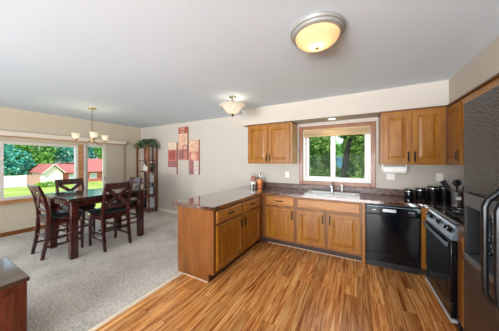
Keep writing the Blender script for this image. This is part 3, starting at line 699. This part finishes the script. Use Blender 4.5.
# ------------------------------------------------------------------ art panels
def art(label, x0, x1, z0, z1, blocks, circles):
    t = thing('art_panel', label, 'wall art', ((x0+x1)/2, YB, z0), 0, 'abstract panels on the dining wall')
    w, h_ = x1-x0, z1-z0; keys = list(AC)
    mb = MB(); mb.box(-w/2, w/2, -.035, -.001, 0, h_)
    for bi, (a0, a1, b0, b1, k) in enumerate(blocks):
        mb.cur = keys.index(k); mb.box(-w/2+a0*w, -w/2+a1*w, -.0355-.0008*bi, -.0345, b0*h_, b1*h_)
    for (cx, cz, r0, r1, k) in circles:
        mb.cur = keys.index(k); pts = []
        ring = lambda r, y: [(-w/2+cx*w+r*w*math.cos(2*PI*i/28), y, cz*h_+r*w*math.sin(2*PI*i/28)) for i in range(28)]
        mb.rings([ring(r1,-.035), ring(r1,-.0405-.0005*cx), ring(r0,-.0405-.0005*cx), ring(r0,-.035)], False, False)
    mb.build('canvas', [M['art_'+k] for k in keys], t, smooth=False)
    mb = MB(); mb.box(w/2, w/2+.006, -.037, -.002, 0, h_); mb.box(-w/2-.006, -w/2, -.037, -.002, 0, h_); mb.build('edge_band', M['terra'], t, smooth=False)
art('left art panel with a large rose red block between cream bands', -4.67, -4.33, 1.10, 1.975, [(0,1,.78,1,'cream'),(0,1,.42,.78,'rose'),(0,1,.22,.42,'plum'),(0,1,0,.22,'grey'),(.1,.85,.45,.74,'red')], [])
art('highest art panel, cream with a red square at its top', -4.25, -3.925, 1.49, 2.372, [(0,1,.8,1,'red'),(0,1,.34,.8,'cream'),(0,1,0,.34,'rose'),(.05,.8,.36,.76,'peach'),(0,.6,.04,.3,'plum')], [(.45,.9,.14,.22,'peach'),(.75,.36,.2,.3,'plum')])
art('right art panel with circles above a grey and plum base', -3.865, -3.53, 1.117, 2.006, [(0,1,.66,1,'peach'),(0,1,.4,.66,'rose'),(0,.5,0,.4,'plum'),(.5,1,0,.4,'grey')], [(.4,.82,.24,.34,'cream'),(.5,.53,.17,.3,'peach'),(.5,.53,.02,.12,'cream')])

# ------------------------------------------------------------------ counter objects
ZT = .915
cans = [(.675,.118,.054),(.81,.145,.060),(.945,.178,.059),(1.068,.188,.057)]
cl = ['shortest black canister, farthest from the utensil crock', 'second shortest black canister with silver band', 'second tallest black canister with silver band', 'tallest black canister, next to the utensil crock']
for (x, hgt, r), lab in zip(cans, cl):
    t = thing('canister', lab, 'canister', (x,3.69,ZT), 0, 'black canisters on the counter')
    MB().lathe([(r*.96,0),(r,.004),(r,hgt-.012),(r*.95,hgt-.008)], n=28).build('jar', M['blackgloss'], t)
    MB().lathe([(r+.0015,hgt-.03),(r+.0025,hgt-.026),(r+.0025,hgt-.02),(r+.0015,hgt-.016)], n=28, cap0=False, cap1=False).build('band', M['chrome'], t)
    ld = MB().lathe([(r*.98,hgt-.008),(r*1.01,hgt-.004),(r*1.0,hgt+.006),(r*.95,hgt+.009)], n=28).build('lid', M['blackgloss'], t)
ux, uy = 1.125, 3.50
cr_ = thing('utensil_crock', 'silver utensil crock on the counter beside the canisters', 'crock', (ux,uy,ZT))
mb = MB().lathe([(.05,0),(.052,.004),(.054,.14),(.056,.145),(.052,.145),(.05,.138),(.048,.012),(.01,.01)], n=28); mb.build('pot', M['silver'], cr_)
MB().box(-.025, .025, -.0575, -.053, .05, .085).build('label_plate', M['white'], cr_)
def utensil(label, name, dx, dy, head, L=.20):
    b0 = Vector((-dx*.03, -dy*.03, .018)); e = Vector((dx, dy, L)); d = (e-b0).normalized()
    t = thing(name, label, name.replace('_', ' '), (ux,uy,ZT), 0, 'black utensils in the crock')
    MB().tube([b0, e], .0055, 8).build('handle', M['blackmat'], t)
    hm = MB()
    if head == 'spoon':
        rr = [(.008,0),(.026,.025),(.032,.05),(.024,.08),(.004,.095)]
        hm.rings([[tuple(e+d*h_+Vector((r*math.cos(2*PI*i/14), r*.3*math.sin(2*PI*i/14), 0))) for i in range(14)] for r, h_ in rr])
    elif head == 'spatula':
        hm.bar(e, e+d*.10, .062, .005, (0,1,0))
    elif head == 'ladle':
        hm.lathe([(.006,.085),(.03,.075),(.042,.045),(.04,.02),(.02,.0)], tuple(e+Vector((-.01,0,-.01))), 18)
    else:
        for k in (-1,0,1): hm.bar(e+Vector((k*.006,0,0)), e+d*.085+Vector((k*.018,0,0)), .008, .005, (0,1,0))
    hm.build('head', M['blackmat'], t)
utensil('black slotted spatula leaning left in the crock', 'spatula', -.085, .01, 'spatula', .19)
utensil('black round serving spoon upright in the crock', 'serving_spoon', -.01, -.03, 'spoon', .21)
utensil('black ladle standing behind the spoon in the crock', 'ladle', .025, .04, 'ladle', .225)
utensil('black pronged pasta fork leaning right in the crock', 'pasta_fork', .07, .0, 'fork', .20)
utensil('black mixing spoon leaning forward right in the crock', 'mixing_spoon', .05, -.055, 'spoon', .18)

# corner ornaments
ov = thing('oil_bottle', 'orange bottle with a clear glass neck in the counter corner', 'bottle', (-1.72,3.60,ZT))
MB().lathe([(.04,0),(.05,.006),(.042,.03),(.048,.06),(.06,.10),(.062,.13),(.05,.165),(.047,.185)], n=24).build('body', M['orange'], ov)
MB().lathe([(.046,.186),(.030,.20),(.022,.25),(.024,.275)], n=18).build('neck', M['clear'], ov)
MB().lathe([(.016,.276),(.018,.29),(.010,.305)], n=12).build('stopper', M['steel'], ov)
fg = thing('floral_ornament', 'black and white vase of dusty pink blooms left of the orange bottle', 'ornament', (-1.87,3.60,ZT))
MB().lathe([(.05,0),(.052,.006),(.03,.03),(.045,.055),(.055,.085),(.04,.115),(.03,.125)], n=20).build('vase', M['white'], fg)
for k in range(4):
    an = k*PI/2+.5; MB().box(-.014,.014,-.004,.004,.002,.075, Matrix.Rotation(an,4,'Z') @ Matrix.Translation((0,-.056,0))).build('dark_panel', M['blackmat'], fg)
mb = MB(); rg_ = random.Random(9)
for k in range(260):
    q = Vector((rg_.gauss(0,1), rg_.gauss(0,1), rg_.gauss(0,1))).normalized()*.058*rg_.uniform(.6,1)
    mb.leaf((q.x, q.y, .185+q.z), .028, rg_, 1.2)
mb.build('blooms', M['pink'], fg, smooth=False)
mb = MB()
for k in range(5): mb.tube([(0,0,.12),(.01*(k-2),.005,.2),(.028*(k-2),.01,.30-.012*abs(k-2))], .0025, 5)
mb.build('twigs', M['ivy'], fg)

# paper towel under the cabinet
pt = thing('paper_towel_holder', 'white paper towel roll hanging under the cabinet right of the window', 'paper towel holder', (.48,3.60,1.405))
MB().lathe([(.018,-.13),(.058,-.13),(.058,.135),(.018,.135)], (0,0,-.075), 28, 'x').build('roll', M['paper'], pt)
mb = MB(); mb.box(-.15, -.135, -.03, .03, -.09, -.001); mb.box(.14, .155, -.03, .03, -.09, -.001); mb.box(-.15, .155, -.03, .03, -.006, -.0005); mb.build('bracket', M['white'], pt, bevel=.003)
def outlet(label, x, z, wd=.075):
    t = thing('outlet', label, 'outlet', (x,YB,z), 0, 'wall outlets above the counter')
    MB().box(-wd/2, wd/2, -.006, -.0005, -.058, .058).build('plate', M['plastic'], t, bevel=.003)
    for dz in (-.025,.025): MB().box(-.016, .016, -.009, -.006, dz-.015, dz+.015).build('socket', M['white'], t, bevel=.002)
outlet('ivory wall outlet between the orange bottle and sink window', -1.22, 1.19)
outlet('ivory wall outlet below the paper towel roll', .47, 1.22, .11)
outlet('ivory wall outlet behind the utensil crock', 1.05, 1.22)

# dark console at the lower left
cs = thing('console_cabinet', 'dark cherry console at the lower left corner, only its corner in view', 'cabinet', (-2.18,.505,.004))
MB().box(-.62, 0, -1.3, 0, .04, .545).build('body', M['console'], cs, bevel=.006)
MB().box(-.63, .012, -1.31, .012, .545, .578).build('top', M['mahogany_top'], cs, bevel=.006)
MB().box(-.60, -.02, -1.28, -.02, 0, .04).build('plinth', M['toe'], cs, smooth=False)
for k in range(2): MB().box(.0, .008, -1.22+k*.60, -.66+k*.60, .1, .5).build('door', M['console'], cs, bevel=.004)

# ------------------------------------------------------------------ outdoors
ZG = -2.0
struct(MB().box(-80, XL-.5, -40, 60, ZG-.2, ZG).build('ground', M['lawn'], smooth=False), 'sunlit yellow green lawn outside the picture window', 'lawn')
struct(MB().box(XL-.5, 40, YB+.6, 60, ZG-.2, ZG+.3).build('ground', M['lawn'], smooth=False), 'grass behind the house under the sink window trees', 'lawn')
fn = thing('vinyl_fence', 'white vinyl privacy fence across the lawn', 'fence', (-39.5,6.0,ZG))
MB().box(-.03, .03, -6, 3.0, .08, 1.5).build('panel', M['fence'], fn, smooth=False)
MB().box(-.05, .05, -6, 3.0, 1.5, 1.6).build('top_rail', M['fence'], fn, smooth=False)
for k in range(5): MB().box(-.075, .075, -6+k*2.25-.075, -6+k*2.25+.075, 0, 1.68).build('post', M['fence'], fn, smooth=False)
bw = MB().box(-.15, .15, -1.2, 1.2, 0, 1.55).build('garden_wall', M['brick'], loc=(-41.2,9.9,ZG), smooth=False); tag(bw, 'low red brick wall right of the white fence', 'garden wall')

hs = thing('neighbour_house', 'red roofed brick house with white garage gable across the lawn', 'house', (-39.5,11.75,ZG))
# garage wing facing +x
MB().box(-5, 0, -.95, 1.1, 0, 1.75).build('garage_wall', M['fascia'], hs, smooth=False)
MB().rings([[(0,-.95,1.75),(0,1.05,1.75),(0,.05,2.95)], [(.06,-.95,1.75),(.06,1.05,1.75),(.06,.05,2.95)]]).build('gable', M['fascia'], hs, smooth=False)
MB().box(.0, .06, -.75, .85, 0, 1.5).build('garage_door', M['fascia'], hs, smooth=False)
def slab(p, q, r, s_, th): # four corners
    mb = MB(); up = Vector((0,0,th)); P = [Vector(v_) for v_ in (p,q,r,s_)]
    mb.rings([P, [v_+up for v_ in P]]); return mb
slab((.35,-1.15,1.75),(.35,.05,3.02),(-6,.05,3.02),(-6,-1.15,1.75),.1).build('garage_roof', M['shingle'], hs, smooth=False)
slab((.35,.05,3.02),(.35,1.25,1.75),(-6,1.25,1.75),(-6,.05,3.02),.1).build('garage_roof', M['shingle'], hs, smooth=False)
mb = MB(); mb.bar((.40,-1.18,1.77),(.40,.05,3.06),.08,.14,(1,0,0)); mb.bar((.40,1.28,1.77),(.40,.05,3.06),.08,.16,(1,0,0)); mb.build('fascia_board', M['fascia'], hs, smooth=False)
MB().box(-6, -.8, 1.25, 12, 0, 1.7).build('house_wall', M['brick'], hs, smooth=False)
slab((-.2,4.4,1.65),(-.2,12.3,1.65),(-3.6,12.3,3.9),(-3.6,5.6,3.9),.1).build('roof', M['shingle'], hs, smooth=False)
slab((-.35,.4,1.66),(-.35,5,1.66),(-3.6,5,2.95),(-3.6,.4,2.95),.1).build('roof', M['shingle'], hs, smooth=False)
slab((-3.6,.4,2.95),(-3.6,12.3,3.9),(-7,12.3,1.65),(-7,.4,1.65),.1).build('roof', M['shingle'], hs, smooth=False)
for y in (2.6, 5.4, 7.9):
    f = framex(MB(), y-.5, y+.5, .55, 1.45, .08, -.8, -.74).build('window', M['fascia'], hs, smooth=False)
    MB().box(-.79, -.775, y-.42, y+.42, .63, 1.37).build('pane', M['bluecard'], f, smooth=False)

def tree(label, name, loc, crowns, n, size, mat, trunk=None, seed=1, cat='tree'):
    t = thing(name, label, cat, loc, 0, 'trees outside the windows' if cat == 'tree' else None); rg = random.Random(seed); lf = MB()
    for (cx, cy, cz, rx, ry, rz) in crowns:
        for k in range(int(n*rx*rz)):
            q = Vector((rg.gauss(0,1), rg.gauss(0,1), rg.gauss(0,1))).normalized()*(rg.uniform(.35,1)**.6)
            lump = 1+.18*math.sin(5*q.x+cx)*math.sin(6*q.y+1)*math.cos(4*q.z+cz)
            lf.leaf((cx+q.x*rx*lump, cy+q.y*ry*lump, cz+q.z*rz*lump), size*rg.uniform(.7,1.3), rg, 1.5)
    lf.build('foliage', mat, t, smooth=False)
    if trunk: MB().tube(trunk[0], trunk[1], 10).build('trunk', M['bark'], t)
    return t
tr = lambda h_, r: ([(0,0,0),(.1,0,h_*.5),(0,.1,h_)], [r, r*.8, r*.4])
tree('blue green tree behind the white fence, leftmost in the picture window', 'broadleaf_tree', (-47,5.5,ZG), [(0,0,5.0,4,4.2,4.2),(1,3,3.4,2.5,3,2.6),(1,-2,3.2,3,3,2.8)], 190, .5, M['leaf_teal'], tr(6,.35), 1)
tree('tall bright green tree behind the brick garden wall', 'broadleaf_tree', (-49,11.3,ZG), [(0,0,6.5,4,4.0,4.8),(1,0,3.2,3,3.4,2.4)], 190, .5, M['leaf_green'], tr(7,.35), 2)
tree('blue green tree rising behind the red roof', 'broadleaf_tree', (-50,18.2,ZG), [(0,0,7,4.5,4.2,5.2)], 170, .5, M['leaf_teal'], tr(7,.35), 3)
tree('green tree behind the house seen through the patio door', 'broadleaf_tree', (-48,26,ZG), [(0,0,6.5,4.5,5.0,5.0),(2,-3,5,3,3,4)], 170, .5, M['leaf_green'], tr(7,.35), 4)
tree('rounded yellow green bush before the garage gable', 'round_bush', (-37,10.2,ZG-.25), [(0,-.5,.45,.5,.75,.5),(0,.45,.5,.5,.8,.55)], 2600, .14, M['bush'], None, 5, 'bush')
# behind the sink window
tree('leafy green tree in the left pane of the sink window', 'broadleaf_tree', (-2.6,10.2,ZG+.3), [(0,0,3.6,1.5,1.2,2.0),(.5,.2,2.4,1.3,1.1,1.4),(-.6,.6,4.6,1.6,1.3,1.6),(.9,.5,3.6,.75,.6,1.2)], 2600, .16, M['leaf_olive'], tr(4,.12), 6)
tree('leaning dark trunked tree in the right pane of the sink window', 'broadleaf_tree', (-.62,9.0,ZG+.3), [(1.15,.3,3.7,.85,.9,1.6),(.9,.2,2.3,.8,.8,1.1),(.35,.0,4.55,.5,.5,.55),(.45,.5,3.6,.45,.4,.8)], 2600, .15, M['leaf_olive'], ([(0,0,0),(.12,0,2.2),(.24,0,3.4),(.42,.05,4.2),(.62,.1,5.2)], [.13,.11,.10,.08,.05]), 7)
tree('low dense shrub beneath the trees outside the sink window', 'garden_shrub', (-1.0,9.8,ZG+.3), [(-.2,0,1.9,1.4,.7,1.1),(-1.2,.1,1.6,1.0,.7,1.1),(.9,0,1.7,.8,.6,1.1)], 2600, .14, M['leaf_olive'], None, 8, 'shrub')
tree('tall backdrop tree behind the blue house', 'broadleaf_tree', (-4.6,25,ZG+.3), [(0,0,4.5,2.8,2,3.6),(5.6,0,4.0,2.2,2,3.2),(3.0,0,3.2,1.6,2,2.0)], 700, .3, M['leaf_green'], tr(5,.2), 9)
bh = thing('blue_house', 'blue sided house glimpsed between trees through the sink window', 'house', (-1.9,18,ZG+.3))
MB().box(-1.2, 1.6, 0, 3, 0, 3.2).build('wall', M['bluehouse'], bh, smooth=False)
mb = MB(); mb.rings([[(-1.5,-.2,4.15),(1.9,-.2,3.0),(1.9,-.2,3.12),(-1.5,-.2,4.3)], [(-1.5,3.2,4.15),(1.9,3.2,3.0),(1.9,3.2,3.12),(-1.5,3.2,4.3)]]); mb.build('roof', M['greyroof'], bh, smooth=False)
MB().rings([[(-1.2,-.01,3.2),(1.3,-.01,3.2),(-1.2,-.01,4.05)], [(-1.2,.1,3.2),(1.3,.1,3.2),(-1.2,.1,4.05)]]).build('gable', M['bluehouse'], bh, smooth=False)
